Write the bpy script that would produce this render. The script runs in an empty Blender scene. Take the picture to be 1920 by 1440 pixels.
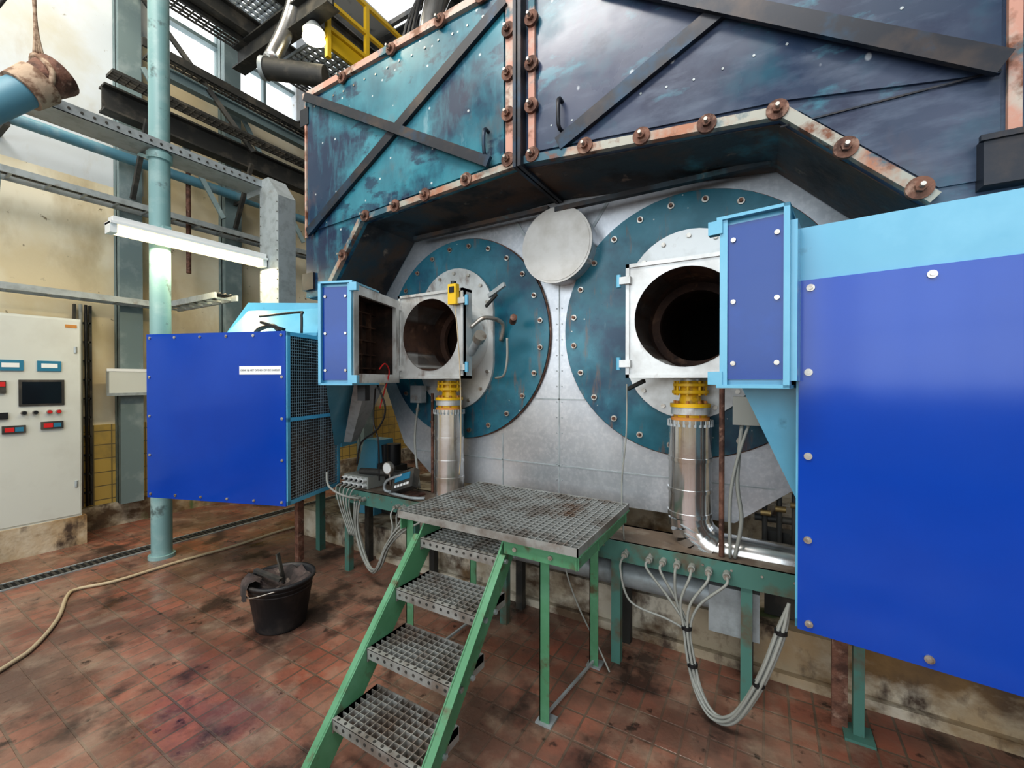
import bpy, bmesh, math, random
from mathutils import Matrix, Vector
random.seed(4)
S=bpy.context.scene
S.view_settings.view_transform='Standard'
try: S.view_settings.look='Medium High Contrast'
except Exception: pass
# ------------------------------------------------------------ materials
def mat(name, base, rough=.5, metal=0., layers=(), bump=0., bscale=30., rvar=0., coat=0., emit=0., brick=None):
    m=bpy.data.materials.new(name); m.use_nodes=True
    nt=m.node_tree; N=nt.nodes; L=nt.links
    p=N['Principled BSDF']; p.inputs['Roughness'].default_value=rough; p.inputs['Metallic'].default_value=metal
    p.inputs['Coat Weight'].default_value=coat
    p.inputs['Coat Roughness'].default_value=.06
    tc=N.new('ShaderNodeTexCoord'); src=None
    if brick:
        c1,c2,cm,w,h,ms,plane=brick
        bt=N.new('ShaderNodeTexBrick'); bt.offset=0.0; bt.squash=1
        sx=N.new('ShaderNodeSeparateXYZ'); cb=N.new('ShaderNodeCombineXYZ')
        L.new(tc.outputs['Object'],sx.inputs[0])
        L.new(sx.outputs[plane[0]],cb.inputs[0]); L.new(sx.outputs[plane[1]],cb.inputs[1])
        L.new(cb.outputs[0],bt.inputs['Vector'])
        bt.inputs['Scale'].default_value=1; bt.inputs['Brick Width'].default_value=w; bt.inputs['Row Height'].default_value=h
        bt.inputs['Mortar Size'].default_value=ms; bt.inputs['Mortar Smooth'].default_value=.3
        bt.inputs['Color1'].default_value=(*c1,1); bt.inputs['Color2'].default_value=(*c2,1); bt.inputs['Mortar'].default_value=(*cm,1)
        src=bt.outputs['Color']
    for ly in layers:
        col,sc,lo,hi=ly[:4]; st=ly[4] if len(ly)>4 else (1,1,1); kind=ly[5] if len(ly)>5 else 'n'; amt=ly[6] if len(ly)>6 else 1
        mp=N.new('ShaderNodeMapping'); mp.inputs['Scale'].default_value=st
        mp.inputs['Location'].default_value=(random.random()*9,random.random()*9,random.random()*9)
        L.new(tc.outputs['Object'],mp.inputs[0])
        if kind=='n':
            t=N.new('ShaderNodeTexNoise'); t.inputs['Scale'].default_value=sc; t.inputs['Detail'].default_value=6; t.inputs['Roughness'].default_value=.6
            out=t.outputs[0]
        else:
            t=N.new('ShaderNodeTexVoronoi'); t.inputs['Scale'].default_value=sc; out=t.outputs['Distance']
        L.new(mp.outputs[0],t.inputs['Vector'])
        mr=N.new('ShaderNodeMapRange'); mr.inputs[1].default_value=lo; mr.inputs[2].default_value=hi
        mr.inputs[3].default_value=0; mr.inputs[4].default_value=amt
        L.new(out,mr.inputs[0])
        mx=N.new('ShaderNodeMix'); mx.data_type='RGBA'
        L.new(mr.outputs[0],mx.inputs[0])
        if src is None: mx.inputs[6].default_value=(*base,1)
        else: L.new(src,mx.inputs[6])
        mx.inputs[7].default_value=(*col,1); src=mx.outputs[2]
    if src is None: p.inputs['Base Color'].default_value=(*base,1)
    else: L.new(src,p.inputs['Base Color'])
    if rvar:
        t=N.new('ShaderNodeTexNoise'); t.inputs['Scale'].default_value=1.7; t.inputs['Detail'].default_value=5
        L.new(tc.outputs['Object'],t.inputs['Vector'])
        mr=N.new('ShaderNodeMapRange'); mr.inputs[1].default_value=.38; mr.inputs[2].default_value=.58
        mr.inputs[3].default_value=max(.06,rough-rvar); mr.inputs[4].default_value=rough+rvar
        L.new(t.outputs[0],mr.inputs[0]); L.new(mr.outputs[0],p.inputs['Roughness'])
    if bump or brick:
        t=N.new('ShaderNodeTexNoise'); t.inputs['Scale'].default_value=bscale; t.inputs['Detail'].default_value=4
        L.new(tc.outputs['Object'],t.inputs['Vector'])
        b=N.new('ShaderNodeBump'); b.inputs['Strength'].default_value=max(bump,.03); b.inputs['Distance'].default_value=.01
        L.new(t.outputs[0],b.inputs['Height'])
        if brick:
            b2=N.new('ShaderNodeBump'); b2.inputs['Strength'].default_value=.5; b2.inputs['Distance'].default_value=.004; b2.invert=True
            L.new(bt.outputs['Fac'],b2.inputs['Height']); L.new(b.outputs[0],b2.inputs['Normal']); b=b2
        L.new(b.outputs[0],p.inputs['Normal'])
    if emit:
        p.inputs['Emission Color'].default_value=(*base,1); p.inputs['Emission Strength'].default_value=emit
    return m
RUST=(.16,.06,.03); NAVY=(.010,.018,.055); TEAL=(.022,.12,.17); LTEAL=(.05,.25,.31)
m_floor=mat('floor_tiles',(0,0,0),.33,layers=[((.25,.17,.125),1.3,.40,.64,(1,1,1),'n',.8),((.11,.065,.05),1.1,.46,.62,(1,1.4,1),'n',.85),((.36,.28,.21),5.5,.50,.74,(1,1,1),'n',.65),((.13,.085,.065),9,.48,.70,(1,1,1),'n',.65),((.035,.022,.018),2.3,.56,.66,(1,1,1),'n',.88),((.02,.014,.012),14,.62,.70,(1,1,1),'n',.8)],
   bump=.15,bscale=60,rvar=.26,brick=((.33,.125,.082),(.18,.075,.055),(.13,.095,.07),.16,.105,.006,(1,0)))
m_tile=mat('yellow_wall_tiles',(0,0,0),.3,layers=[((.3,.24,.12),3,.55,.7,(1,1,1),'n',.6)],brick=((.66,.48,.15),(.58,.42,.14),(.22,.18,.1),.15,.15,.006,(1,2)))
m_wall=mat('wall_plaster',(.70,.59,.39),.8,layers=[((.80,.75,.61),.7,.40,.6),((.42,.32,.17),1.3,.54,.7,(1,1,.5),'n',.75),((.28,.23,.15),9,.66,.71)],bump=.2,bscale=14)
m_wallup=mat('wall_plaster_white',(.60,.64,.68),.8,layers=[((.54,.53,.47),1.0,.46,.66),((.30,.28,.24),7,.66,.72),((.42,.34,.24),2.0,.58,.72,(1,1,.4),'n',.6)],bump=.2,bscale=12)
m_roof=mat('roof_underside',(.22,.21,.19),.8,layers=[((.12,.11,.10),2,.5,.6)])
m_conc=mat('concrete',(.40,.34,.25),.8,layers=[((.60,.56,.47),2.5,.45,.6),((.12,.08,.05),2.2,.48,.60,(1,1,1.5)),((.40,.24,.09),1.0,.52,.68,(1,1,1),'n',.6),((.08,.055,.04),6,.55,.68,(1,1,.6)),((.14,.18,.08),3.0,.62,.7,(1,1,.3))],bump=.6,bscale=22)
m_left=mat('boiler_paint_teal',TEAL,.36,layers=[(LTEAL,1.5,.44,.66,(1,1,.8),'n',.9),(NAVY,1.05,.46,.54,(1.2,1,1),'n',.9),((.20,.10,.07),2.4,.60,.78,(1,1,.6),'n',.6),(NAVY,3.4,.54,.60,(1,1,1.9),'n',.75),((.05,.22,.28),7,.5,.7,(2,1,.5),'n',.5),((.30,.42,.47),4,.64,.76,(1.5,1,.5),'n',.6),((.60,.64,.64),8,.08,.06,(1,1,1),'v',.7)],bump=.06,bscale=8,rvar=.12)
m_right=mat('boiler_paint_navy',(.022,.042,.085),.32,layers=[((.055,.07,.12),1.0,.42,.62),((.024,.13,.18),1.4,.48,.64,(1,1,1),'n',.75),(NAVY,2.1,.49,.58,(1,1,1.2),'n',.8),((.16,.085,.065),2.6,.62,.84,(1,1,.6),'n',.45),((.06,.22,.29),3.2,.58,.66,(1,1,2.2),'n',.65),((.10,.13,.19),7,.5,.7,(.6,1,2),'n',.5),((.5,.54,.58),6.5,.09,.06,(1,1,.7),'v',.7)],bump=.06,bscale=7,rvar=.12)
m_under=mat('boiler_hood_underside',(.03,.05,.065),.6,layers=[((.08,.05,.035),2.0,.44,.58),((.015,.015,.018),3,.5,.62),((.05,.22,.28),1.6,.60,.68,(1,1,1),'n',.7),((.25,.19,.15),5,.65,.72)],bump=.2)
m_disc=mat('disc_paint_teal',(.018,.125,.175),.34,layers=[((.045,.20,.27),2.5,.45,.68),((.012,.05,.10),1.6,.48,.62),((.20,.10,.06),7,.58,.74,(2.5,1,.4),'n',.85),((.25,.38,.42),5,.66,.76,(3,1,.4),'n',.5),((.7,.7,.66),9,.05,.03,(1,1,1),'v')],bump=.06,bscale=8,rvar=.1)
m_trimc=mat('flange_bare',(.34,.34,.30),.5,.2,layers=[((.34,.16,.10),5,.45,.60),((.05,.12,.16),3,.53,.60),(RUST,9,.55,.66)])
m_pink=mat('flange_pink_primer',(.50,.27,.21),.55,layers=[((.46,.40,.35),6,.48,.62),(RUST,7,.54,.66),((.05,.14,.18),3,.58,.64)])
m_bar=mat('brace_bar_dark',(.024,.028,.038),.40,.3,layers=[((.07,.055,.05),4,.5,.7),((.02,.05,.09),3,.55,.65)])
m_rust=mat('rusty_washer',(.20,.10,.07),.7,.2,layers=[((.08,.04,.03),14,.42,.6),((.33,.22,.17),22,.55,.7)],bump=.4,bscale=60)
m_steel=mat('bolt_steel',(.5,.48,.44),.35,.8,layers=[((.2,.14,.1),20,.5,.7)])
m_silver=mat('aluminium_sheet',(.56,.585,.62),.36,.6,layers=[((.40,.425,.46),1.3,.43,.65),((.72,.73,.75),40,.46,.66,(1,1,1),'n',.35),((.30,.23,.16),2.3,.60,.76,(1,1,.3),'n',.55)],bump=.04,bscale=30,rvar=.06)
m_pipeal=mat('pipe_cladding',(.74,.74,.74),.2,.92,layers=[((.5,.48,.44),6,.5,.7)],bump=.05,bscale=14,rvar=.07)
m_drum=mat('manhole_lid_steel',(.50,.49,.47),.4,.5,layers=[((.40,.38,.35),4,.45,.65)])
m_white=mat('burner_plate_aluminium_paint',(.62,.64,.64),.36,.35,layers=[((.40,.40,.39),3,.46,.66),((.18,.11,.08),5,.58,.72,(1,1,.5))],bump=.05)
m_throat=mat('throat_rust_steel',(.10,.055,.038),.8,.1,layers=[((.05,.03,.025),5,.45,.6),((.2,.12,.08),9,.58,.7)],bump=.4,bscale=20)
m_black=mat('recess_shade_black',(.006,.006,.006),.9)  # black colour stands in for shade deep in throat, drain and pipe end
m_blue=mat('burner_blue_gloss',(.0,.052,.36),.13,layers=[((.0,.062,.42),.9,.4,.7),((.05,.14,.5),13,.74,.78,(1,1,.3),'n',.35)],coat=.1,bump=.03,bscale=2.5)
m_blueneck=mat('burner_blue_neck',(.0,.045,.26),.22,layers=[((.0,.055,.32),3,.45,.65)],coat=.1,bump=.02,bscale=4)
m_lblue=mat('burner_light_blue',(.11,.38,.56),.26,layers=[((.15,.44,.62),2,.45,.65),((.07,.22,.31),5,.66,.74,(1,1,1),'n',.7)],coat=.3)
m_green=mat('green_paint',(.085,.24,.13),.45,layers=[((.12,.30,.18),5,.45,.65),((.10,.09,.05),9,.58,.7)])
m_bgreen=mat('bench_green',(.08,.20,.17),.5,layers=[((.12,.10,.07),5,.50,.66)])
m_bench=mat('bench_top_dirty',(.16,.12,.09),.7,layers=[((.26,.23,.19),5,.5,.66),((.07,.05,.04),4,.55,.7)],bump=.3)
m_galv=mat('galvanised_steel',(.38,.42,.44),.45,.25,layers=[((.29,.32,.33),12,.45,.65),((.22,.17,.12),4,.62,.75)])
m_grate=mat('galvanised_grating',(.36,.37,.36),.45,.4,layers=[((.22,.20,.18),7,.46,.62),((.18,.11,.07),3,.56,.7)])
m_yel=mat('yellow_valve',(.78,.48,.01),.38,layers=[((.4,.25,.03),12,.6,.72)])
m_oran=mat('orange_flange',(.50,.22,.05),.5)
m_pole=mat('pole_grey_green',(.21,.36,.37),.42,layers=[((.32,.46,.46),4,.48,.66),((.10,.15,.15),8,.60,.7)])
m_col=mat('column_grey',(.17,.23,.24),.6,layers=[((.26,.32,.33),4,.5,.66)])
m_dark=mat('dark_steel',(.05,.05,.048),.6,.3,layers=[((.11,.10,.085),5,.5,.65)])
m_cab=mat('cabinet_grey_white',(.60,.62,.58),.4,layers=[((.54,.55,.51),2,.5,.7)])
m_cable=mat('grey_cable',(.28,.29,.27),.5)
m_hose=mat('beige_hose',(.46,.38,.26),.5)
m_blk=mat('black_plastic',(.015,.016,.018),.35)
m_bucket=mat('bucket_black_rubber',(.02,.021,.024),.5,layers=[((.07,.06,.055),5,.52,.7)],bump=.1)
m_red=mat('red_plastic',(.5,.02,.02),.4)
m_lpipe=mat('light_blue_pipe',(.11,.26,.34),.45,layers=[((.22,.34,.40),5,.5,.66)])
m_rope=mat('cloth_rope',(.45,.34,.25),.9,layers=[((.2,.12,.08),12,.48,.6)],bump=.5)
m_lab=mat('label_white',(.80,.82,.82),.4)
m_scr=mat('screen_dark',(.01,.012,.016),.12)
m_disp=mat('display_blue',(.04,.20,.32),.3)
m_redd=mat('display_red',(.6,.03,.03),.3)
m_tube=mat('fluorescent_tube',(1,.84,.50),.4,emit=1.7)
m_lamp=mat('lamp_glow',(1,.9,.65),.4,emit=5)
m_glass=mat('window_daylight_glass',(.95,.97,1),.3,emit=2.2)
m_gold=mat('brass_yellow_paint',(.7,.46,.02),.45)
m_brass=mat('dull_brass',(.30,.22,.10),.45,.6)
m_cream=mat('cream_panel',(.78,.64,.30),.7,layers=[((.5,.38,.16),3,.5,.65)])
m_brown=mat('bucket_rag',(.10,.075,.07),.9,layers=[((.035,.03,.03),8,.40,.6),((.25,.2,.17),14,.6,.7)],bump=.8)
m_inside=mat('burner_inside',(.07,.04,.03),.8,layers=[((.02,.015,.012),6,.45,.6)],bump=.3)
# ------------------------------------------------------------ mesh builder
class B:
    def __init__(s,name,T=None):
        s.n=name; s.bm=bmesh.new(); s.ms=[]; s.T=T or Matrix.Identity(4)
    def mi(s,m):
        if m not in s.ms: s.ms.append(m)
        return s.ms.index(m)
    def add(s,vs,fs,m,smooth=False):
        k=s.mi(m); V=[s.bm.verts.new(s.T@Vector(v)) for v in vs]
        for f in fs:
            try: F=s.bm.faces.new([V[i] for i in f])
            except ValueError: continue
            F.material_index=k; F.smooth=smooth
        return V
    def box(s,x0,x1,y0,y1,z0,z1,m):
        vs=[(x,y,z) for x in (x0,x1) for y in (y0,y1) for z in (z0,z1)]
        s.add(vs,[(0,1,3,2),(4,6,7,5),(0,4,5,1),(2,3,7,6),(0,2,6,4),(1,5,7,3)],m)
    def bar(s,p0,p1,w,h,m,up=(0,0,1)):
        p0=Vector(p0);p1=Vector(p1); d=(p1-p0).normalized(); a=d.cross(Vector(up))
        if a.length<1e-4: a=d.cross(Vector((0,1,0)))
        a.normalize(); b=a.cross(d).normalized(); a*=w/2; b*=h/2
        vs=[p+i*a+j*b for p in (p0,p1) for i in (-1,1) for j in (-1,1)]
        s.add(vs,[(0,1,3,2),(4,6,7,5),(0,4,5,1),(2,3,7,6),(0,2,6,4),(1,5,7,3)],m)
    def cyl(s,p0,p1,r,m,r2=None,n=24,caps=True):
        p0=Vector(p0);p1=Vector(p1);r2=r if r2 is None else r2
        d=(p1-p0).normalized(); a=d.orthogonal().normalized(); b=d.cross(a)
        c=[(math.cos(2*math.pi*i/n),math.sin(2*math.pi*i/n)) for i in range(n)]
        vs=[p0+r*(x*a+y*b) for x,y in c]+[p1+r2*(x*a+y*b) for x,y in c]
        s.add(vs,[(i,(i+1)%n,n+(i+1)%n,n+i) for i in range(n)],m,n>8)
        if caps:
            s.add(vs[:n],[tuple(range(n))],m); s.add(vs[n:],[tuple(range(n))],m)
    def tube(s,pts,r,m,n=8,sub=6):
        P=[Vector(p) for p in pts]
        if sub>1 and len(P)>2:
            Q=[]
            for i in range(len(P)-1):
                a=P[max(i-1,0)];b=P[i];c=P[i+1];d=P[min(i+2,len(P)-1)]
                for k in range(sub):
                    t=k/sub
                    Q.append(.5*((2*b)+(c-a)*t+(2*a-5*b+4*c-d)*t*t+(3*b-a-3*c+d)*t**3))
            P=Q+[P[-1]]
        vs=[];nv=None
        for i,p in enumerate(P):
            d=(P[min(i+1,len(P)-1)]-P[max(i-1,0)]).normalized()
            nv=d.orthogonal().normalized() if nv is None else (nv-d*nv.dot(d)).normalized()
            b=d.cross(nv)
            vs+=[p+r*(math.cos(2*math.pi*k/n)*nv+math.sin(2*math.pi*k/n)*b) for k in range(n)]
        fs=[(i*n+k,i*n+(k+1)%n,(i+1)*n+(k+1)%n,(i+1)*n+k) for i in range(len(P)-1) for k in range(n)]
        fs+=[tuple(range(n)),tuple(range((len(P)-1)*n,len(P)*n))]
        s.add(vs,fs,m,True)
    def prism(s,poly,h0,h1,m,plane='XZ',holes=(),smooth=False):
        f={'XZ':lambda u,v,w:(u,w,v),'XY':lambda u,v,w:(u,v,w),'YZ':lambda u,v,w:(w,u,v)}[plane]
        loops=[poly]+list(holes); tb=bmesh.new(); E=[]; idx={}; flat=[]
        for lp in loops:
            V=[tb.verts.new((u,v,0)) for u,v in lp]
            for v in V: idx[v]=len(flat); flat.append((v.co.x,v.co.y))
            E+=[tb.edges.new((V[i],V[(i+1)%len(V)])) for i in range(len(V))]
        if holes:
            bmesh.ops.triangle_fill(tb,use_beauty=True,use_dissolve=False,edges=E)
            F=[tuple(idx[v] for v in fc.verts) for fc in tb.faces]
        else: F=[tuple(range(len(poly)))]
        tb.free(); n=len(flat)
        vs=[f(u,v,h0) for u,v in flat]+[f(u,v,h1) for u,v in flat]
        fs=F+[tuple(i+n for i in q) for q in F]
        k=0
        for lp in loops:
            c=len(lp); fs+=[(k+i,k+(i+1)%c,n+k+(i+1)%c,n+k+i) for i in range(c)]; k+=c
        s.add(vs,fs,m)
    def hull(s,pts,m):
        tb=bmesh.new(); V=[tb.verts.new(p) for p in pts]
        bmesh.ops.convex_hull(tb,input=V); tb.verts.index_update()
        tb.verts.ensure_lookup_table()
        s.add([v.co.copy() for v in tb.verts],[tuple(v.index for v in f.verts) for f in tb.faces],m); tb.free()
    def sphere(s,c,r,m,sc=(1,1,1)):
        k=s.mi(m); M=s.T@Matrix.Translation(c)@Matrix.Diagonal((sc[0]*r,sc[1]*r,sc[2]*r,1))
        R=bmesh.ops.create_uvsphere(s.bm,u_segments=16,v_segments=10,radius=1,matrix=M)
        for v in R['verts']:
            for f in v.link_faces: f.material_index=k; f.smooth=True
    def grate(s,x0,x1,y0,y1,z0,z1,sp,t,m,sy=None):
        sy=sy or sp
        n=max(1,round((x1-x0)/sp)); k=max(1,round((y1-y0)/sy))
        for i in range(n+1):
            x=x0+(x1-x0)*i/n; s.box(x-t/2,x+t/2,y0,y1,z0,z1,m)
        for j in range(k+1):
            y=y0+(y1-y0)*j/k; s.box(x0,x1,y-t/2,y+t/2,z0,z1-.002,m)
    def done(s,parent=None):
        bmesh.ops.recalc_face_normals(s.bm,faces=s.bm.faces)
        me=bpy.data.meshes.new(s.n); s.bm.to_mesh(me); s.bm.free()
        for m in s.ms: me.materials.append(m)
        o=bpy.data.objects.new(s.n,me); S.collection.objects.link(o)
        if parent: o.parent=parent
        return o
def circ(cx,cz,r,n=48): return [(cx+r*math.cos(2*math.pi*i/n),cz+r*math.sin(2*math.pi*i/n)) for i in range(n)]
def sq(x0,x1,z0,z1): return [(x0,z0),(x1,z0),(x1,z1),(x0,z1)]
def stadium(cx,cz,hw,hh,n=20):
    k=hh-hw
    return [(cx+hw*math.cos(math.pi*i/n),cz+k+hw*math.sin(math.pi*i/n)) for i in range(n+1)]+[(cx-hw*math.cos(math.pi*i/n),cz-k-hw*math.sin(math.pi*i/n)) for i in range(n+1)]
def frame(E,e1,e2): return Matrix(((e1[0],e2[0],0,E[0]),(e1[1],e2[1],0,E[1]),(0,0,1,0),(0,0,0,1)))
def txt(body,T,size,m,parent,name):
    c=bpy.data.curves.new(name,'FONT'); c.body=body; c.size=size; c.extrude=.0005; c.align_x='CENTER'; c.align_y='CENTER'
    c.materials.append(m); o=bpy.data.objects.new(name,c); S.collection.objects.link(o); o.parent=parent; o.matrix_world=T; return o
# ------------------------------------------------------------ room
b=B('floor'); b.box(-6.6,5,-6,10,-.12,0,m_floor); b.done()
b=B('wall_left'); b.box(-6.5,-6.25,-6,10,0,3.75,m_wall); b.box(-6.5,-6.25,-6,2.1,3.75,7.5,m_wallup); b.box(-6.5,-6.25,2.1,10,3.75,5.5,m_wall); b.box(-6.5,-6.25,2.1,10,7.1,7.5,m_wallup)
for y in (2.1,4.0,6,9.7): b.box(-6.5,-6.25,y,y+.2,5.5,7.1,m_wallup)
b.done()
b=B('wall_tiling_left'); b.box(-6.25,-6.235,-6,10,.25,1.12,m_tile); b.done()
b=B('baseboard_left'); b.box(-6.25,-6.17,-6,10,0,.25,m_conc); b.done()
b=B('wall_back'); b.box(-6.5,5,10,10.2,0,7.5,m_wall); b.done()
b=B('window_1'); 
b.box(-6.42,-6.40,2.3,9.7,5.5,7.1,m_glass)
for y in [i*.62+2.32 for i in range(12)]: b.box(-6.40,-6.33,y-.02,y+.02,5.5,7.1,m_col)
for z in (5.52,6.05,6.6): b.box(-6.40,-6.30,2.3,9.7,z-.02,z+.03,m_col)
b.done()
b=B('ceiling'); b.box(-6.5,5,-6,3.2,7.5,7.6,m_roof); b.box(-6.5,-5.4,3.2,10,7.5,7.6,m_roof); b.box(-3.6,5,3.2,10,7.5,7.6,m_roof)
b.box(-5.4,-3.6,7,10,7.5,7.6,m_roof);b.done()
b=B('window_skylight'); b.box(-5.4,-3.6,3.2,7,7.56,7.6,m_glass)
for y in (3.2,4.15,5.1,6.05,7): b.box(-5.4,-3.6,y-.03,y+.03,7.48,7.56,m_dark)
b.done()
b=B('wall_right'); b.box(5,5.2,-6,10,0,1.5,m_wall); b.box(5,5.2,-6,10,5.5,7.5,m_wall)
for y in (-6,-3.6,-.9,1.8,4.5,7.2): b.box(5,5.2,y,y+.7,1.5,5.5,m_wall)
b.done()
b=B('wall_front'); b.box(-6.5,5,-6.2,-6,0,1.3,m_wall); b.box(-6.5,5,-6.2,-6,6.3,7.5,m_wall)
for x in (-6.5,-3.9,-1.3,1.3,3.9): b.box(x,x+.5,-6.2,-6,1.3,6.3,m_wall)
b.done()
b=B('window_front_frames')
for x in (-6.0,-3.4,-.8,1.8):
    for i in range(1,3): b.box(x+i*.7-.03,x+i*.7+.03,-6.12,-6.06,1.3,6.3,m_col)
    for z in (2.5,3.8,5.1): b.box(x,x+2.1,-6.12,-6.06,z-.03,z+.03,m_col)
b.done()
# ------------------------------------------------------------ drain
b=B('floor_drain_channel'); b.box(-5.12,-4.98,-2,3.9,.001,.004,m_black)
b.box(-5.135,-5.12,-2,3.9,.001,.012,m_galv); b.box(-4.98,-4.965,-2,3.9,.001,.012,m_galv)
y=-2
while y<3.9: b.box(-5.12,-4.98,y,y+.018,.003,.011,m_dark); y+=.04
b.done()
# ------------------------------------------------------------ boiler body
ZC=1.935; CL=-2.105; CR=-.40; FL=-2.11; FR=-.36
b=B('boiler')
outer=[(-2.4,.78),(-.15,.78),(.4,1.22),(.55,1.7),(.55,2.86),(-3.05,2.86),(-3.05,1.7),(-2.75,1.05)]
b.prism(outer,2.76,7.0,m_silver,'XZ',[circ(FL,ZC,.27),circ(FR,ZC,.27)])
for x,z0,z1 in ((-1.25,.78,2.3),(-.80,.78,1.25),(-1.72,.78,1.2),(-.42,.78,1.1)): b.box(x-.004,x+.004,2.756,2.762,z0,z1,m_galv)
for z,x0,x1 in ((1.47,-1.55,-.95),(2.32,-1.6,-.95),(1.0,-2.6,.05)): b.box(x0,x1,2.756,2.762,z-.004,z+.004,m_galv)
for i in range(12):
    for x in (-1.27,-1.23): b.cyl((x,2.762,.9+i*.11),(x,2.755,.9+i*.11),.005,m_galv,n=8)
b.bar((-1.60,2.756,2.78),(-1.38,2.756,2.45),.02,.006,m_galv,(0,1,0)); b.bar((-.9,2.756,2.78),(-1.1,2.756,2.5),.02,.006,m_galv,(0,1,0))
for C,F in ((CL,FL),(CR,FR)):
    b.prism(circ(C,ZC,.79,72),2.725,2.762,m_disc,'XZ',[circ(F,ZC,.27)])
    b.prism(circ(C,ZC,.797,72),2.74,2.755,m_rust,'XZ',[circ(C,ZC,.785,72)])
    for i in range(24):
        t=2*math.pi*(i+.5)/24; x=C+.73*math.cos(t); z=ZC+.73*math.sin(t)
        b.cyl((x,2.728,z),(x,2.715,z),.02,m_steel,n=12); b.cyl((x,2.716,z),(x,2.70,z),.011,m_rust,n=6)
    b.prism(stadium(F-.03,ZC,.37,.56),2.70,2.728,m_white,'XZ',[circ(F,ZC,.27)])
    for i in range(14):
        t=2*math.pi*(i+.5)/14; x=F-.03+.33*math.cos(t); z=ZC+(.19 if math.sin(t)>0 else -.19)+.33*math.sin(t)
        b.cyl((x,2.70,z),(x,2.685,z),.014,m_steel,n=6)
    b.prism(circ(F,ZC,.30),2.40,2.70,m_white,'XZ',[circ(F,ZC,.262)])
    b.prism(sq(F-.31,F+.31,ZC-.32,ZC+.31),2.375,2.40,m_white,'XZ',[circ(F,ZC,.262)])
    for p in (sq(F-.31,F-.29,ZC-.32,ZC+.31),sq(F+.29,F+.31,ZC-.32,ZC+.31),sq(F-.31,F+.31,ZC-.32,ZC-.30),sq(F-.31,F+.31,ZC+.29,ZC+.31)):
        b.prism(p,2.365,2.47,m_white,'XZ')
    b.cyl((F,2.372,ZC),(F,3.9,ZC),.262,m_throat,n=48,caps=False)
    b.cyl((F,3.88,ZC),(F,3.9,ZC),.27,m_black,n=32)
    b.prism(circ(F,ZC,.266),2.80,2.84,m_throat,'XZ',[circ(F,ZC,.215)])
    for dx in (-.31,.31):
        for dz in (-.24,.22):
            b.box(F+dx-.03,F+dx+.03,2.345,2.375,ZC+dz-.02,ZC+dz+.02,m_white)
            b.cyl((F+dx*1.12,2.36,ZC+dz-.035),(F+dx*1.12,2.36,ZC+dz+.035),.014,m_lblue,n=12)
b.tube([(-1.80,2.46,1.98),(-1.72,2.52,2.05),(-1.66,2.66,2.02),(-1.70,2.70,1.9)],.016,m_steel)
b.cyl((-1.80,2.46,1.80),(-1.68,2.38,1.88),.03,m_galv,n=14); b.cyl((-1.68,2.38,1.88),(-1.64,2.35,1.905),.042,m_steel,n=14)
b.bar((-1.74,2.60,2.22),(-1.58,2.56,2.28),.02,.03,m_galv); b.bar((-1.78,2.62,2.15),(-1.66,2.58,2.22),.015,.02,m_dark)
b.tube([(-1.72,2.66,1.62),(-1.6,2.58,1.64),(-1.56,2.56,1.75),(-1.56,2.56,1.9)],.009,m_cable)
b.cyl((-1.55,2.62,2.02),(-1.5,2.55,2.04),.025,m_rust,n=12)
b.cyl((-1.21,2.76,2.51),(-1.21,2.62,2.51),.245,m_silver,n=48); b.cyl((-1.21,2.625,2.51),(-1.21,2.61,2.51),.255,m_drum,n=48)
b.cyl((-1.21,2.612,2.51),(-1.21,2.607,2.51),.24,m_drum,n=48)
# ---- smokebox (hood), same boiler
YF=2.22
XL,XR,XS=-3.34,.92,-1.245; ZT=4.02; ZB=2.30
lowL=[(-3.34,ZB),(-3.04,ZB),(-2.62,2.80),(XS,2.87)]
lowR=[(XS,2.87),(.05,2.745),(.53,2.27),(XR,2.27)]
b.prism(lowL+[(XS,ZT),(XL,ZT-.02)],YF,2.755,m_left,'XZ')
b.prism(lowR+[(XR,ZT+.4),(XS,ZT+.4)],YF,2.755,m_right,'XZ')
b.box(XL+.1,XR,2.77,6,2.9,ZT-.1,m_right)
def strip(pts,w,y0,y1,m,side=1):
    for (x0,z0),(x1,z1) in zip(pts[:-1],pts[1:]):
        d=Vector((x1-x0,z1-z0)).normalized(); n=Vector((-d.y,d.x))*w*side
        b.prism([(x0,z0),(x1,z1),(x1+n.x,z1+n.y),(x0+n.x,z0+n.y)],y0,y1,m,'XZ')
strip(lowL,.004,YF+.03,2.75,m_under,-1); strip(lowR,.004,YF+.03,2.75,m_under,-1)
strip(lowL[1:],.04,YF-.035,YF+.002,m_trimc); strip(lowR[:3],.045,YF-.035,YF+.002,m_trimc)
strip([(XL,ZT-.02),(XS,ZT)],.05,YF-.03,YF+.002,m_pink,-1)
strip([(XS-.105,2.9),(XS-.105,ZT)],.05,YF-.022,YF+.002,m_pink,-1)
strip([(XS+.05,2.9),(XS+.05,ZT+.4)],.04,YF-.022,YF+.002,m_pink,-1)
strip([(XL+.01,2.8),(XL+.01,ZT-.03)],.02,YF-.018,YF+.002,m_pink,-1)
strip([(.735,2.40),(.735,ZT)],.035,YF-.02,YF+.002,m_pink,-1)
b.box(XS-.028,XS-.006,YF-.07,2.752,2.845,ZT+.02,m_bar); b.box(XS+.004,XS+.026,YF-.07,2.752,2.845,ZT+.4,m_bar)
b.prism([(-3.30,2.84),(-2.70,2.86),(-1.37,2.93),(-1.37,3.94),(-3.30,3.92)],YF-.012,YF+.002,m_left,'XZ')
b.prism([(-1.13,2.93),(.07,2.82),(.72,2.70),(.72,4.3),(-1.13,4.3)],YF-.012,YF+.002,m_right,'XZ')
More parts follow.
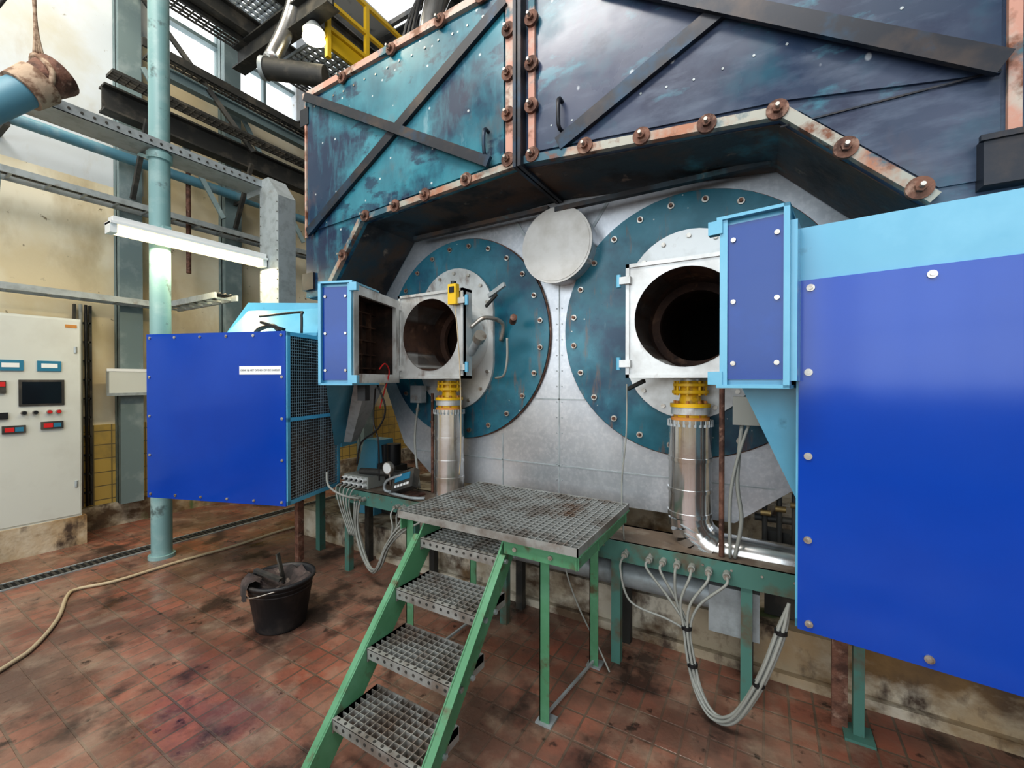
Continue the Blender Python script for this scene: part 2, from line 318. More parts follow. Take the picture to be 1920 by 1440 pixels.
b.prism([(.12,2.76),(.56,2.33),(.72,2.33),(.72,2.68)],YF-.008,YF+.002,m_right,'XZ')
b.box(.05,.72,YF-.015,YF-.011,2.705,2.712,m_bar)
def brace(x0,z0,x1,z1,w,y):
    l=math.hypot(x1-x0,z1-z0); dx=(x1-x0)/l; dz=(z1-z0)/l; q=w/2
    b.prism([(x0-q*dz,z0+q*dx),(x0+q*dz,z0-q*dx),(x1+q*dz,z1-q*dx),(x1-q*dz,z1+q*dx)],y-.012,y+.012,m_bar,'XZ')
brace(-3.27,2.83,-1.35,3.88,.07,YF-.03); brace(-3.27,3.94,-1.45,2.93,.065,YF-.052)
brace(-1.0,2.92,.35,3.56,.08,YF-.03); brace(-.75,3.70,.715,2.71,.08,YF-.052)
def stud(x,z,r=.043):
    y=YF-.035
    b.cyl((x,y+.01,z),(x,y-.008,z),r,m_rust,n=20); b.cyl((x,y-.008,z),(x,y-.026,z),r*.45,m_rust,n=6); b.cyl((x,y-.02,z),(x,y-.05,z),r*.2,m_steel,n=8)
for x,z in ((-2.83,3.95),(-2.3,3.96),(-1.85,3.97),(-1.52,3.98),(-1.33,3.95),(-1.325,3.69),(-1.325,3.43),(-1.325,3.19),(-1.325,2.92),(-1.635,2.875),(-1.98,2.855),(-2.26,2.84),(-2.57,2.83),(-2.83,2.575),
            (-1.168,3.95),(-1.168,3.69),(-1.168,3.43),(-1.168,3.19),(-1.16,2.905),(-.84,2.865),(-.54,2.83),(-.24,2.80),(.04,2.775),(.277,2.545),(.50,2.33)): stud(x,z)
for i in range(16):
    x=-3.2+i*.12; b.cyl((x,YF-.013,3.86+.004*(i%3)),(x,YF-.016,3.86+.004*(i%3)),.008,m_steel,n=8)
for i in range(14):
    x=-1.05+i*.125; z=3.05+.01*math.sin(i*5); b.cyl((x,YF-.012,z),(x,YF-.0145,z),.006,m_galv,n=8)
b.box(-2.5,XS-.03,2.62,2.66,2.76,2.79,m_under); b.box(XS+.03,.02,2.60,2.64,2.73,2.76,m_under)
for x,z0,z1 in ((-1.48,2.98,3.14),(-.985,3.0,3.16)):
    b.tube([(x,YF-.01,z0),(x,YF-.06,z0+.01),(x,YF-.06,z1-.01),(x,YF-.01,z1)],.011,m_bar,sub=3)
b.box(.66,1.0,YF-.07,YF,2.29,2.46,m_bar); b.box(.65,1.0,YF-.08,YF-.06,2.445,2.465,m_bar)
b.box(XL-.05,XL+.06,YF-.02,YF+.12,3.74,3.88,m_bar); b.box(XL-.03,XL+.12,YF-.02,YF+.1,2.36,2.5,m_bar)
b.done()
# ------------------------------------------------------------ plinth
b=B('boiler_plinth'); b.box(-4.2,4.9,2.70,8,0,.27,m_conc); b.box(-2.9,.6,3.3,7,.27,.78,m_conc)
b.box(-3.0,4.9,2.66,2.72,0,.05,m_conc); b.done()
# ------------------------------------------------------------ burners
def burner_panel(b,a0,a1,bf,z0,z1,m,nx,nz,rs):
    b.box(a0,a1,bf-.006,bf+.004,z0,z1,m)
    for i in range(nx):
        a=a0+.035+(a1-a0-.07)*i/(nx-1)
        for z in (z0+.03,z1-.03): b.cyl((a,bf-.006,z),(a,bf-.012,z),rs,m_steel,n=14); b.cyl((a,bf-.012,z),(a,bf-.017,z),rs*.5,m_steel,n=6)
    for j in range(1,nz-1):
        z=z0+.03+(z1-z0-.06)*j/(nz-1)
        for a in (a0+.03,a1-.03): b.cyl((a,bf-.006,z),(a,bf-.012,z),rs,m_steel,n=14); b.cyl((a,bf-.012,z),(a,bf-.017,z),rs*.5,m_steel,n=6)
def neck(b):
    zb,zt=1.585,2.205
    b.prism(sq(0,.61,zb,zt),-.015,.012,m_white,'YZ',[sq(.055,.555,zb+.06,zt-.06)])
    b.box(.012,.2,0,.02,zb,zt,m_lblue); b.box(.012,.2,.59,.61,zb,zt,m_lblue)
    b.box(.012,.2,0.02,.59,zb,zb+.02,m_lblue); b.box(.012,.2,0.02,.59,zt-.02,zt,m_lblue)
    b.box(.02,.196,.021,.03,zb+.02,zt-.02,m_inside); b.box(.02,.196,.58,.589,zb+.02,zt-.02,m_inside)
    b.box(.02,.196,.03,.58,zb+.02,zb+.03,m_inside); b.box(.02,.196,.03,.58,zt-.03,zt-.02,m_inside)
    b.box(.185,.196,.03,.58,zb+.03,zt-.03,m_inside)
    for i in range(5): b.box(.15,.185,.05,.56,zb+.1+i*.1,zb+.11+i*.1,m_throat)
    for i in range(4): b.box(.15,.185,.12+i*.12,.13+i*.12,zb+.05,zt-.05,m_throat)
    b.box(.015,.195,-.012,.0,zb+.02,zt-.02,m_blueneck)
    b.box(-.01,.016,-.022,.03,zb-.01,zt+.012,m_lblue); b.box(.196,.215,-.03,.03,zb-.01,zt+.012,m_lblue)
    b.box(-.02,.215,-.03,.3,zt,zt+.012,m_lblue); b.box(-.02,.215,-.03,.3,zb-.012,zb,m_lblue)
    for z in (zb+.08,(zb+zt)/2,zt-.08):
        b.cyl((.035,-.012,z),(.035,-.018,z),.009,m_steel,n=10); b.cyl((.175,-.012,z),(.175,-.018,z),.009,m_steel,n=10)
    b.box(-.05,.0,-.03,.0,zt-.05,zt,m_lblue); b.box(-.05,.0,-.03,.0,zb,zb+.05,m_lblue)
TL=frame((-2.206,1.77),(-.945,-.327),(-.327,.945))
b=B('swing_out_burner',TL); neck(b)
b.hull([(.2,0.02,1.6),(.2,.59,1.6),(.2,.02,2.2),(.2,.59,2.2),(.80,1.0,1.02),(.80,1.3,1.02),(.80,1.0,2.24),(.80,1.3,2.24)],m_lblue)
b.hull([(.10,.34,1.57),(.10,.60,1.57),(.2,.34,1.57),(.2,.60,1.57),(.55,.86,1.08),(.55,.95,1.08),(.62,.86,1.08),(.62,.95,1.08)],m_galv)
b.prism([(.78,1.0),(2.0,1.0),(2.1,1.95),(1.76,2.34),(.78,2.30)],1.07,1.32,m_lblue,'XZ')
b.box(.795,2.0,.75,1.08,1.975,2.0,m_lblue)
b.hull([(.9,.90,1.975),(1.9,.90,1.975),(1.0,1.07,2.26),(1.76,1.07,2.26),(.9,1.07,1.975),(1.95,1.07,1.975)],m_lblue)
a0,a1,b0,b1,z0,z1=.787,2.087,.40,1.06,.66,1.97
for (aa,bb) in ((a0,b0),(a1-.03,b0),(a0,b1-.03),(a1-.03,b1-.03)): b.box(aa,aa+.03,bb,bb+.03,z0,z1,m_lblue)
for zz in (z0,z1-.03,1.29): b.box(a0,a0+.03,b0,b1,zz,zz+.03,m_lblue)
for zz in (z0,z1-.03): b.box(a0,a1,b0,b0+.03,zz,zz+.03,m_lblue); b.box(a0,a1,b1-.03,b1,zz,zz+.03,m_lblue)
burner_panel(b,a0+.012,a1,b0,z0-.004,z1+.004,m_blue,6,5,.011)
b.box(a0+.03,a1,b0+.03,b1,z1-.01,z1,m_lblue); b.box(a0+.03,a1,b0+.03,b1,z0,z0+.01,m_inside); b.box(a1-.01,a1,b0,b1,z0,z1,m_lblue)
b.box(a0+.10,a0+.12,b0+.03,b1-.02,z0,1.29,m_throat); b.box(a0+.30,a0+.32,b0+.03,b1-.02,1.29,z1,m_inside); b.box(a0+.02,a1,b1-.02,b1,z0,z1,m_inside)
n=30
for i in range(1,n): q=b0+(b1-b0)*i/n; b.box(a0+.008,a0+.011,q-.0018,q+.0018,z0+.02,z1-.02,m_galv)
n=58
for i in range(1,n): q=z0+(z1-z0)*i/n; b.box(a0+.005,a0+.008,b0+.02,b1-.02,q-.0018,q+.0018,m_galv)
b.box(a0+.046,a0+.415,b0-.009,b0-.005,1.648,1.712,m_lab)
b.tube([(.9,.45,1.985),(1.0,.5,2.03),(1.15,.55,2.02),(1.25,.6,1.99)],.018,m_blk); b.bar((.85,.44,1.99),(1.1,.5,2.06),.03,.02,m_blk)
b.tube([(.82,.6,1.98),(.82,.6,2.12),(.86,.62,2.15),(1.3,.7,2.14)],.01,m_blk)
b.tube([(-.02,.30,1.68),(-.03,.36,1.72),(-.03,.42,1.66),(.02,.44,1.52),(.06,.45,1.40)],.005,m_red,n=6)
b.tube([(.05,.40,1.57),(.0,.42,1.40),(.08,.46,1.25),(.3,.6,1.12),(.35,.62,.95)],.007,m_blk)
b.tube([(.12,.5,1.57),(.15,.52,1.3),(.10,.5,1.15),(.12,.55,.85)],.006,m_blk)
b.box(.10,.16,.32,.38,1.46,1.57,m_blk)
ob=b.done()
Tt=Matrix(((.945,0,.327,0),(.327,0,-.945,0),(0,1,0,0),(0,0,0,1)))
P=TL@Vector((a0+.2305,b0-.0095,1.68)); Tt.translation=P
txt('DENK BIJ HET OPENEN OM DE KABELS!',Tt,.0195,m_blk,ob,'label_text')
b=B('burner_support_stand')
b.box(-3.66,-3.60,2.52,2.58,0,.655,m_bgreen); b.box(-3.36,-3.31,2.12,2.17,0,.655,m_rust); b.box(-3.45,-3.42,2.2,2.23,0,.655,m_dark)
b.bar((-3.63,2.55,.62),(-3.34,2.14,.62),.04,.04,m_rust); b.box(-3.40,-3.27,2.08,2.2,0,.012,m_rust); b.done()
TR=frame((-.137,1.815),(.99,-.14),(.14,.99))
b=B('swing_out_burner',TR); neck(b)
b.prism([(.02,1.575),(.23,1.575),(.23,1.10)],.22,.62,m_lblue,'XZ')
b.prism([(.215,1.94),(1.56,1.94),(1.56,2.155),(.215,2.16)],.112,.68,m_lblue,'XZ')
b.box(.2,.235,-.01,.13,1.60,2.16,m_lblue)
a0,a1,b0,b1,z0,z1=.222,1.56,.11,.77,.69,1.962
for (aa,bb) in ((a0,b0),(a1-.03,b0),(a0,b1-.03)): b.box(aa,aa+.03,bb,bb+.03,z0,z1,m_lblue)
for zz in (z0,z1-.03): b.box(a0,a0+.03,b0,b1,zz,zz+.03,m_lblue); b.box(a0,a1,b0,b0+.03,zz,zz+.03,m_lblue)
burner_panel(b,a0+.008,a1,b0,z0-.004,z1+.004,m_blue,5,5,.013)
b.box(a0+.02,a1,b0+.02,b1,z0,z0+.02,m_dark); b.box(a0+.02,a0+.03,b0+.02,b1-.02,z0,z1,m_inside)
b.done()
b=B('burner_support_stand'); b.box(.345,.385,2.42,2.46,0,.685,m_bgreen); b.box(.27,.33,2.45,2.47,.0,.685,m_rust); b.box(.31,.42,2.38,2.5,0,.012,m_bgreen)
b.box(1.0,1.05,2.3,2.35,0,.685,m_bgreen); b.done()
# ------------------------------------------------------------ gas risers
def riser(name,x,elbow):
    b=B(name); y=2.55
    zb=.85 if elbow else .702
    b.cyl((x,y,zb),(x,y,1.38),.112,m_pipeal,n=40)
    for z in (1.375,1.17,1.0,.87): b.cyl((x,y,z-.01),(x,y,z+.01),.117,m_pipeal,n=40)
    for i in range(26):
        t=i*2*math.pi/26; b.bar((x+.113*math.cos(t),y+.113*math.sin(t),1.35),(x+.113*math.cos(t),y+.113*math.sin(t),1.385),.012,.008,m_galv)
    b.cyl((x,y,1.385),(x,y,1.40),.10,m_oran,n=32); b.cyl((x,y,1.40),(x,y,1.415),.085,m_yel,n=32)
    b.cyl((x,y,1.415),(x,y,1.455),.10,m_white,n=32); b.cyl((x,y,1.455),(x,y,1.475),.105,m_yel,n=32)
    b.cyl((x,y,1.475),(x,y,1.53),.06,m_yel,r2=.05,n=24); b.cyl((x,y,1.53),(x,y,1.548),.095,m_yel,n=28); b.cyl((x,y,1.548),(x,y,1.60),.055,m_yel,n=24)
    b.cyl((x,y,1.57),(x,y,1.585),.09,m_yel,n=28)
    for i in range(8):
        t=i*math.pi/4; px,py=x+.08*math.cos(t),y+.08*math.sin(t)
        b.cyl((px,py,1.375),(px,py,1.49),.009,m_oran,n=6); b.cyl((px*1,py,1.52),(px,py,1.60),.008,m_yel,n=6)
    b.cyl((x,y,1.6),(x,y,1.612),.05,m_white,n=20)
    if elbow:
        pts=[]
        for i in range(6):
            t=i/5*math.pi/2*.8; pts.append((x+.17*(1-math.cos(t)),y,.85-.17*math.sin(t)))
        for p,q in zip(pts[:-1],pts[1:]): b.cyl(p,q,.112,m_pipeal,n=36); b.cyl(Vector(q)-Vector((0,0,.004)),Vector(q)+Vector((.004,0,.004)),.115,m_galv,n=36)
        b.cyl(pts[-1],(x+1.6,y+.02,.66),.09,m_pipeal,n=36)
    b.done()
riser('gas_riser_pipe',FL+.04,False); riser('gas_riser_pipe',FR,True)
# ------------------------------------------------------------ bench / cable channel
b=B('cable_channel_bench')
b.box(-3.15,.35,2.36,2.65,.685,.70,m_bench); b.box(-3.15,.35,2.355,2.375,.59,.70,m_bgreen); b.box(-3.15,.35,2.63,2.65,.6,.70,m_bgreen)
for x in (-3.05,-2.3,-1.5,-.75,-.1): b.box(x,x+.05,2.37,2.42,0,.6,m_bgreen); b.box(x,x+.05,2.58,2.63,.0,.6,m_dark)
for i in range(26):
    x=-3.0+i*.13; b.cyl((x,2.356,.665),(x,2.35,.665),.006,m_steel,n=8)
gl=[-2.9,-2.84,-2.78,-2.4,-2.34,-2.28,-2.22,-2.16,-2.1,-.66,-.53,-.46,-.39,-.32,-.24,-.16]
for x in gl: b.cyl((x,2.36,.645),(x,2.32,.645),.018,m_cable,n=12); b.cyl((x,2.325,.645),(x,2.30,.645),.013,m_steel,n=12)
b.done()
b=B('header_pipe'); b.cyl((-1.95,2.5,.46),(-.22,2.5,.46),.07,m_galv,n=28); b.box(-.25,-.02,2.43,2.57,.30,.54,m_galv); b.done()
def hexo(k): return (0,0) if k==0 else (.016*math.cos(k*1.257),.016*math.sin(k*1.257))
b=B('cable_bundle')
for k,x in enumerate([-.53,-.46,-.39,-.32,-.24,-.16]):
    u,v=hexo(k)
    b.tube([(x,2.31,.645),(x,2.27,.62),(-.36+u+(x+.36)*.35,2.26+v,.50),(-.33+u,2.25+v,.38),(-.31+u,2.23+v,.25),(-.27+u,2.20,.12+v),(-.20+u,2.16,.05+v),(-.12+u,2.13,.09+v),(-.05+u,2.11+v,.22),(.01+u,2.10+v,.38),(.06+u,2.12+v,.54),(.09,2.14,.66)],.0068,m_cable)
b.tube([(-.66,2.31,.645),(-.66,2.24,.6),(-.6,2.22,.45),(-.42,2.24,.40),(-.33,2.26,.36)],.006,m_cable)
b.tube([(-1.02,2.33,.66),(-1.0,2.3,.5),(-.92,2.3,.3),(-.8,2.3,.1),(-.72,2.25,.02)],.005,m_cable)
for z,x,y in ((.38,-.33,2.25),(.22,-.30,2.225),(.54,.06,2.12),(.3,-.02,2.105)): b.cyl((x,y,z-.008),(x,y,z+.008),.025,m_blk,n=12)
b.done()
b=B('cable_bundle')
for k,x in enumerate([-2.4,-2.34,-2.28,-2.22,-2.16,-2.1]):
    u,v=hexo(k)
    b.tube([(x,2.31,.645),(x,2.27,.60),(-2.36+u+(x+2.36)*.3,2.26+v,.50),(-2.42+u,2.25+v,.36),(-2.5+u,2.25+v,.2),(-2.62+u,2.28,.13+v),(-2.75+u,2.31+v,.22),(-2.84+u,2.32+v,.42),(-2.84+(k%3)*.03,2.30,.63)],.007,m_cable)
b.tube([(-2.78,2.3,.66),(-2.86,2.2,.7),(-3.0,2.18,.76),(-3.05,2.2,.86)],.009,m_cable)
b.done()
b=B('cable_gland_box'); b.box(-3.12,-2.82,2.42,2.60,.702,.80,m_cable)
for i in range(5): 
    for j in range(2): b.cyl((-3.09+i*.06,2.42,.73+j*.045),(-3.09+i*.06,2.38,.73+j*.045),.016,m_lab,n=10); b.cyl((-3.09+i*.06,2.385,.73+j*.045),(-3.09+i*.06,2.37,.73+j*.045),.01,m_blk,n=8)
b.cyl((-3.0,2.5,.82),(-2.55,2.57,.83),.03,m_dark,n=14)
for i in range(5): b.tube([(-3.09+i*.06,2.37,.73),(-3.07+i*.05,2.30,.71),(-3.0+i*.03,2.28,.58),(-2.9+i*.02,2.3,.35)],.006,m_cable)
b.done()
# ------------------------------------------------------------ platform and stairs
b=B('work_platform')
b.grate(-1.70,-.67,1.66,2.42,.868,.90,.0345,.0045,m_grate)
for x0,x1,y0,y1 in ((-1.705,-.665,1.655,1.66),(-1.705,-.665,2.42,2.425),(-1.705,-1.70,1.655,2.425),(-.67,-.665,1.655,2.425)): b.box(x0,x1,y0,y1,.866,.902,m_grate)
b.box(-1.04,-.67,1.677,1.683,.80,.866,m_green); b.box(-1.04,-.67,1.66,1.70,.86,.866,m_green)
b.box(-1.70,-.67,1.93,1.936,.80,.866,m_green)
b.box(-1.70,-.67,2.387,2.393,.80,.866,m_green)
for x in (-1.69,-.68): b.box(x-.003,x+.003,1.67,2.42,.80,.866,m_green); b.box(x-.02,x+.02,1.67,2.42,.86,.866,m_green)
for x,y in ((-.88,1.80),(-.82,2.30),(-1.67,1.74),(-1.65,2.30)):
    b.box(x-.025,x+.025,y-.025,y-.02,0,.866,m_green); b.box(x-.025,x-.02,y-.025,y+.025,0,.866,m_green)
    b.box(x-.04,x+.04,y-.04,y+.04,0,.008,m_galv); b.cyl((x+.01,y-.01,.0),(x+.01,y-.01,.03),.008,m_steel,n=6)
b.bar((-.88,1.8,.03),(-.82,2.30,.03),.012,.012,m_galv); b.bar((-1.67,1.74,.03),(-1.65,2.30,.03),.012,.012,m_galv)
for x in (-.98,-.8): b.cyl((x,1.677,.83),(x,1.668,.83),.011,m_steel,n=6)
b.done()
b=B('steel_stairs')
tr=[(1.13,.20),(1.31,.395),(1.485,.59),(1.655,.785)]
for y,z in tr:
    b.grate(-1.535,-1.065,y+.02,y+.235,z-.03,z,.033,.004,m_grate,.03)
    b.box(-1.535,-1.065,y,y+.004,z-.045,z,m_grate); b.box(-1.535,-1.065,y+.235,y+.24,z-.03,z,m_grate)
    b.box(-1.535,-1.065,y,y+.022,z-.003,z+.001,m_grate)
    for i in range(11): b.cyl((-1.51+i*.0425,y+.011,z),(-1.51+i*.0425,y+.011,z+.0025),.007,m_dark,n=8)
    for i in range(11): b.cyl((-1.51+i*.0425,y+.001,z-.022),(-1.51+i*.0425,y-.002,z-.022),.007,m_dark,n=8)
    b.box(-1.537,-1.533,y,y+.24,z-.06,z,m_grate); b.box(-1.067,-1.063,y,y+.24,z-.06,z,m_grate)
for x in (-1.545,-1.055):
    b.prism([(.965,0),(1.115,0),(1.82,.79),(1.82,.862),(1.70,.862),(1.655,.80)],x-.005,x+.005,m_green,'YZ')
    s2=.035 if x>-1.3 else -.035
    b.hull([(x,.965,0),(x+s2,.965,0),(x,.973,0.0),(x+s2,.973,0.0),(x,1.655,.80),(x+s2,1.655,.80),(x,1.663,.80),(x+s2,1.663,.80)],m_green)
    for y,z in tr:
        sg=1 if x>-1.3 else -1
        for q in (.05,.13): b.cyl((x+sg*.005,y+q,z-.035),(x+sg*.016,y+q,z-.035),.012,m_galv,n=6)
b.done()
# ------------------------------------------------------------ bucket
b=B('bucket'); bx,by=-2.745,1.636
n=36
prof=[(.145,.0),(.15,.01),(.195,.30),(.208,.30),(.208,.318),(.188,.318),(.185,.30),(.15,.05)]
vs=[(bx+r*math.cos(2*math.pi*i/n),by+r*math.sin(2*math.pi*i/n),z) for r,z in prof for i in range(n)]
fs=[(k*n+i,k*n+(i+1)%n,(k+1)*n+(i+1)%n,(k+1)*n+i) for k in range(len(prof)-1) for i in range(n)]+[tuple(range(n)),tuple(range((len(prof)-1)*n,len(prof)*n))]
b.add(vs,fs,m_bucket,True)
for z in (.25,.275): b.cyl((bx,by,z),(bx,by,z+.006),.193,m_bucket,n=36,caps=False)
rs=[0,.05,.1,.145,.178]; m=28
vs=[(bx,by,.25)]+[(bx+r*math.cos(2*math.pi*i/m),by+r*math.sin(2*math.pi*i/m),.20+.55*r+random.uniform(-.02,.02)) for r in rs[1:] for i in range(m)]
fs=[(0,1+i,1+(i+1)%m) for i in range(m)]+[(1+k*m+i,1+k*m+(i+1)%m,1+(k+1)*m+(i+1)%m,1+(k+1)*m+i) for k in range(3) for i in range(m)]
b.add(vs,fs,m_brown,True)
vs=[];nn=9
for j,(r,z) in enumerate(((.12,.30),(.165,.335),(.205,.338),(.225,.31),(.225,.24))):
    for i in range(nn):
        t=-2.5+i*.12; vs.append((bx+(r+random.uniform(-.006,.006))*math.cos(t),by+(r+random.uniform(-.006,.006))*math.sin(t),z+random.uniform(-.01,.01)))
b.add(vs,[(j*nn+i,j*nn+i+1,(j+1)*nn+i+1,(j+1)*nn+i) for j in range(4) for i in range(nn-1)],m_brown,True)
b.bar((bx-.05,by+.05,.24),(bx-.09,by+.03,.43),.03,.012,m_dark); b.bar((bx+.03,by-.02,.3),(bx-.16,by-.08,.345),.03,.02,m_dark)
b.tube([(bx-.2,by,.30),(bx-.15,by-.14,.30),(bx,by-.215,.26),(bx+.15,by-.14,.30),(bx+.2,by,.30)],.004,m_steel)
b.done()
b=B('floor_hose'); b.tube([(-3.3,.2,.014),(-3.61,.58,.014),(-3.74,.72,.014),(-4.05,.89,.014),(-4.42,1.02,.014),(-4.5,1.10,.014),(-4.42,1.30,.014),(-4.42,1.70,.014),(-4.38,2.2,.014),(-4.4,2.65,.014),(-4.3,3.2,.014)],.012,m_hose); b.done()
# ------------------------------------------------------------ pole, lamp, trays
b=B('support_pole'); b.cyl((-4.71,1.70,0),(-4.71,1.70,7.49),.078,m_pole,n=32)
b.cyl((-4.71,1.70,0),(-4.71,1.70,.03),.10,m_pole,n=32); b.cyl((-4.71,1.70,3.58),(-4.71,1.70,3.64),.095,m_pole,n=32); b.done()
b=B('fluorescent_lamp'); b.box(-4.62,-4.51,1.32,2.545,2.88,2.93,m_lab); b.box(-4.63,-4.49,1.30,2.55,2.865,2.885,m_lab)
b.box(-4.615,-4.515,1.34,2.51,2.80,2.865,m_tube); b.box(-4.62,-4.51,1.30,1.345,2.795,2.88,m_lab); b.box(-4.62,-4.51,2.51,2.55,2.795,2.88,m_lab)
b.box(-4.632,-4.56,1.67,1.73,2.9,2.97,m_pole); b.done()
b=B('cable_tray')
b.box(-4.92,-4.62,.9,2.56,3.66,3.665,m_galv); b.box(-4.92,-4.915,.9,2.56,3.66,3.74,m_galv); b.box(-4.625,-4.62,.9,2.56,3.66,3.74,m_galv)
for i in range(22): b.cyl((-4.618,.95+i*.073,3.70),(-4.614,.95+i*.073,3.70),.01,m_dark,n=8)
b.box(-4.92,-4.665,2.562,2.76,3.60,3.74,m_galv)
b.prism([(-4.66,.95),(-4.32,.95),(-4.32,3.52),(-4.50,3.74),(-4.66,3.74)],2.56,2.75,m_galv,'XZ')
for x in (-4.64,-4.34):
    for i in range(14): b.cyl((x,2.561,3.45-i*.1),(x,2.556,3.45-i*.1),.006,m_dark,n=6)
b.bar((-4.71,1.62,3.58),(-4.9,1.62,3.66),.03,.03,m_pole)
b.done()
def ladder(name,x0,x1,y0,y1,z,along='Y'):
    b=B(name)
    if along=='Y':
        for x in (x0,x1): b.box(x-.01,x+.01,y0,y1,z,z+.06,m_galv)
        y=y0
        while y<y1: b.box(x0,x1,y,y+.02,z+.01,z+.03,m_galv); y+=.25
        for i in range(4): b.tube([(x0+.05+i*.04,y0,z+.05),(x0+.06+i*.03,(y0+y1)/2,z+.045),(x0+.05+i*.04,y1,z+.05)],.014,m_blk if i%2 else m_cable)
    else:
        for y in (y0,y1): b.box(x0,x1,y-.01,y+.01,z,z+.06,m_galv)
        x=x0
        while x<x1: b.box(x,x+.02,y0,y1,z+.01,z+.03,m_galv); x+=.2
        for i in range(3): b.tube([(x0,y0+.04+i*.05,z+.05),((x0+x1)/2,y0+.05+i*.04,z+.045),(x1,y0+.04+i*.05,z+.05)],.014,m_blk)
    return b.done()
ladder('cable_ladder',-6.03,-5.80,-3,5.5,3.45); ladder('cable_ladder',-6.03,-5.82,-3,2.1,2.42); ladder('cable_ladder',-6.0,-4.68,2.14,2.34,2.42,'X')
b=B('cable_ladder'); 
for y in (1.50,1.62): b.box(-6.22,-6.18,y-.01,y+.01,.27,2.40,m_dark)
for i in range(10): b.box(-6.22,-6.18,1.5,1.62,.4+i*.2,.42+i*.2,m_dark)
b.tube([(-6.17,1.54,.27),(-6.17,1.54,2.4)],.015,m_cable); b.tube([(-6.17,1.58,.27),(-6.17,1.58,2.4)],.013,m_blk); b.done()
b=B('light_blue_wall_pipe'); b.cyl((-5.93,-3,4.0),(-5.93,7,4.0),.055,m_lpipe,n=20)
for y in (-1,1,3,5): b.box(-6.25,-5.9,y-.02,y+.02,3.91,3.945,m_dark)
b.done()
b=B('hung_pipe_end'); p0=Vector((-4.34,.35,3.0)); p1=Vector((-4.36,.88,3.66)); d=(p1-p0).normalized()
b.cyl(p0,p1,.10,m_lpipe,n=28); b.cyl(p1-d*.12,p1+d*.02,.12,m_rope,n=24,r2=.13); b.cyl(p1+d*.02,p1+d*.15,.11,m_rust,n=24,r2=.13); b.cyl(p1+d*.15,p1+d*.17,.13,m_rust,n=24)
b.cyl(p1+d*.17,p1+d*.175,.03,m_black,n=16)
for i in range(4): b.tube([p1+d*.03*i+Vector((0,-.02,.1)),p1+Vector((0,-.01,.5)),p1+Vector((.0,-.06+.02*i,1.3)),p1+Vector((0,-.1+.01*i,3.6))],.010,m_rope)
b.tube([p1+d*.05+Vector((0,0,-.14)),p1+d*.07+Vector((.14,0,0)),p1+d*.05+Vector((0,-.05,.15)),p1+d*.03+Vector((-.14,0,0)),p1+d*.05+Vector((0,0,-.14))],.018,m_rope)
b.tube([(-4.5,.7,3.2),(-4.5,.72,2.95),(-4.5,.66,2.82),(-4.5,.3,2.82)],.012,m_galv)
b.tube([p1+Vector((-.05,-.3,.1)),p1+Vector((-.02,.0,.9)),p1+Vector((0,.15,1.5)),p1+Vector((0,.3,3.8))],.014,m_dark); b.done()
b=B('wall_steel_columns')
for y in (-1.6,1.92,2.98,5.2,7.4):
    b.box(-6.24,-6.05,y-.09,y-.075,0.25,7.49,m_col); b.box(-6.24,-6.05,y+.075,y+.09,.25,7.49,m_col); b.box(-6.17,-6.15,y-.09,y+.09,.25,7.49,m_col)
    b.box(-6.06,-6.045,y-.10,y+.10,.25,7.49,m_col)
b.done()
b=B('roof_steel_beams')
def ib(p0,p1,w,h,m):
    p0=Vector(p0);p1=Vector(p1); b.bar(p0,p1,.02,h,m); u=Vector((0,0,h/2)); b.bar(p0+u,p1+u,w,.02,m); b.bar(p0-u,p1-u,w,.02,m)
for y in (1.92,2.98,5.2,7.4): ib((-6.0,y,7.2),(4.5,y,7.2),.2,.4,m_dark)
ib((-5.75,1.6,4.45),(-5.75,9,4.45),.16,.24,m_dark); ib((-5.8,2.1,5.05),(-5.8,9,5.05),.10,.10,m_col)
ib((-3.4,2.9,6.2),(-3.4,9,6.2),.2,.34,m_dark); ib((-5.9,2.98,5.75),(-4.0,2.98,5.75),.16,.26,m_dark); ib((-6.0,3.9,5.3),(-3.6,3.9,5.3),.16,.24,m_dark)
ib((-5.0,2.2,6.3),(-5.0,9,6.3),.14,.26,m_dark); ib((-5.55,2.0,6.0),(-5.55,9,6.0),.12,.2,m_dark)
for y in (1.92,2.98,5.2): b.bar((-6.0,y+.1,5.1),(-5.75,y+.8,3.6),.04,.05,m_col); b.bar((-6.0,y,3.6),(-5.6,y,4.35),.04,.05,m_dark)
b.bar((-6.0,2.0,5.9),(-5.6,3.0,4.5),.05,.05,m_dark)
b.done()
b=B('overhead_cable_rack')
b.grate(-5.95,-5.70,2.0,6.5,5.16,5.19,.06,.006,m_dark,.08); b.grate(-5.9,-5.65,1.6,6.5,5.88,5.91,.06,.006,m_dark,.08)
for z in (5.14,5.86): b.box(-5.68,-5.65,1.9,6.5,z,z+.09,m_dark)
b.grate(-5.62,-5.45,1.6,6,4.60,4.63,.05,.006,m_dark,.07)
b.done()
b=B('maintenance_catwalk'); b.grate(-5.3,-4.35,3.15,5.0,5.58,5.62,.09,.022,m_galv,.09)
b.grate(-5.7,-5.05,2.5,3.1,6.2,6.24,.08,.02,m_galv,.08)
for z in (5.65,5.95,6.3): b.bar((-4.32,3.15,z),(-4.32,5.0,z),.045,.045,m_gold)
for y in (3.15,3.7,4.3,5.0): b.bar((-4.32,y,5.3),(-4.32,y,6.32),.05,.05,m_gold)
b.box(-4.37,-4.33,3.15,5.0,5.45,5.62,m_gold); b.box(-4.9,-4.3,5.05,5.1,5.0,6.6,m_cream); b.box(-4.05,-3.9,3.9,4.9,4.7,5.9,m_cream)
b.done()
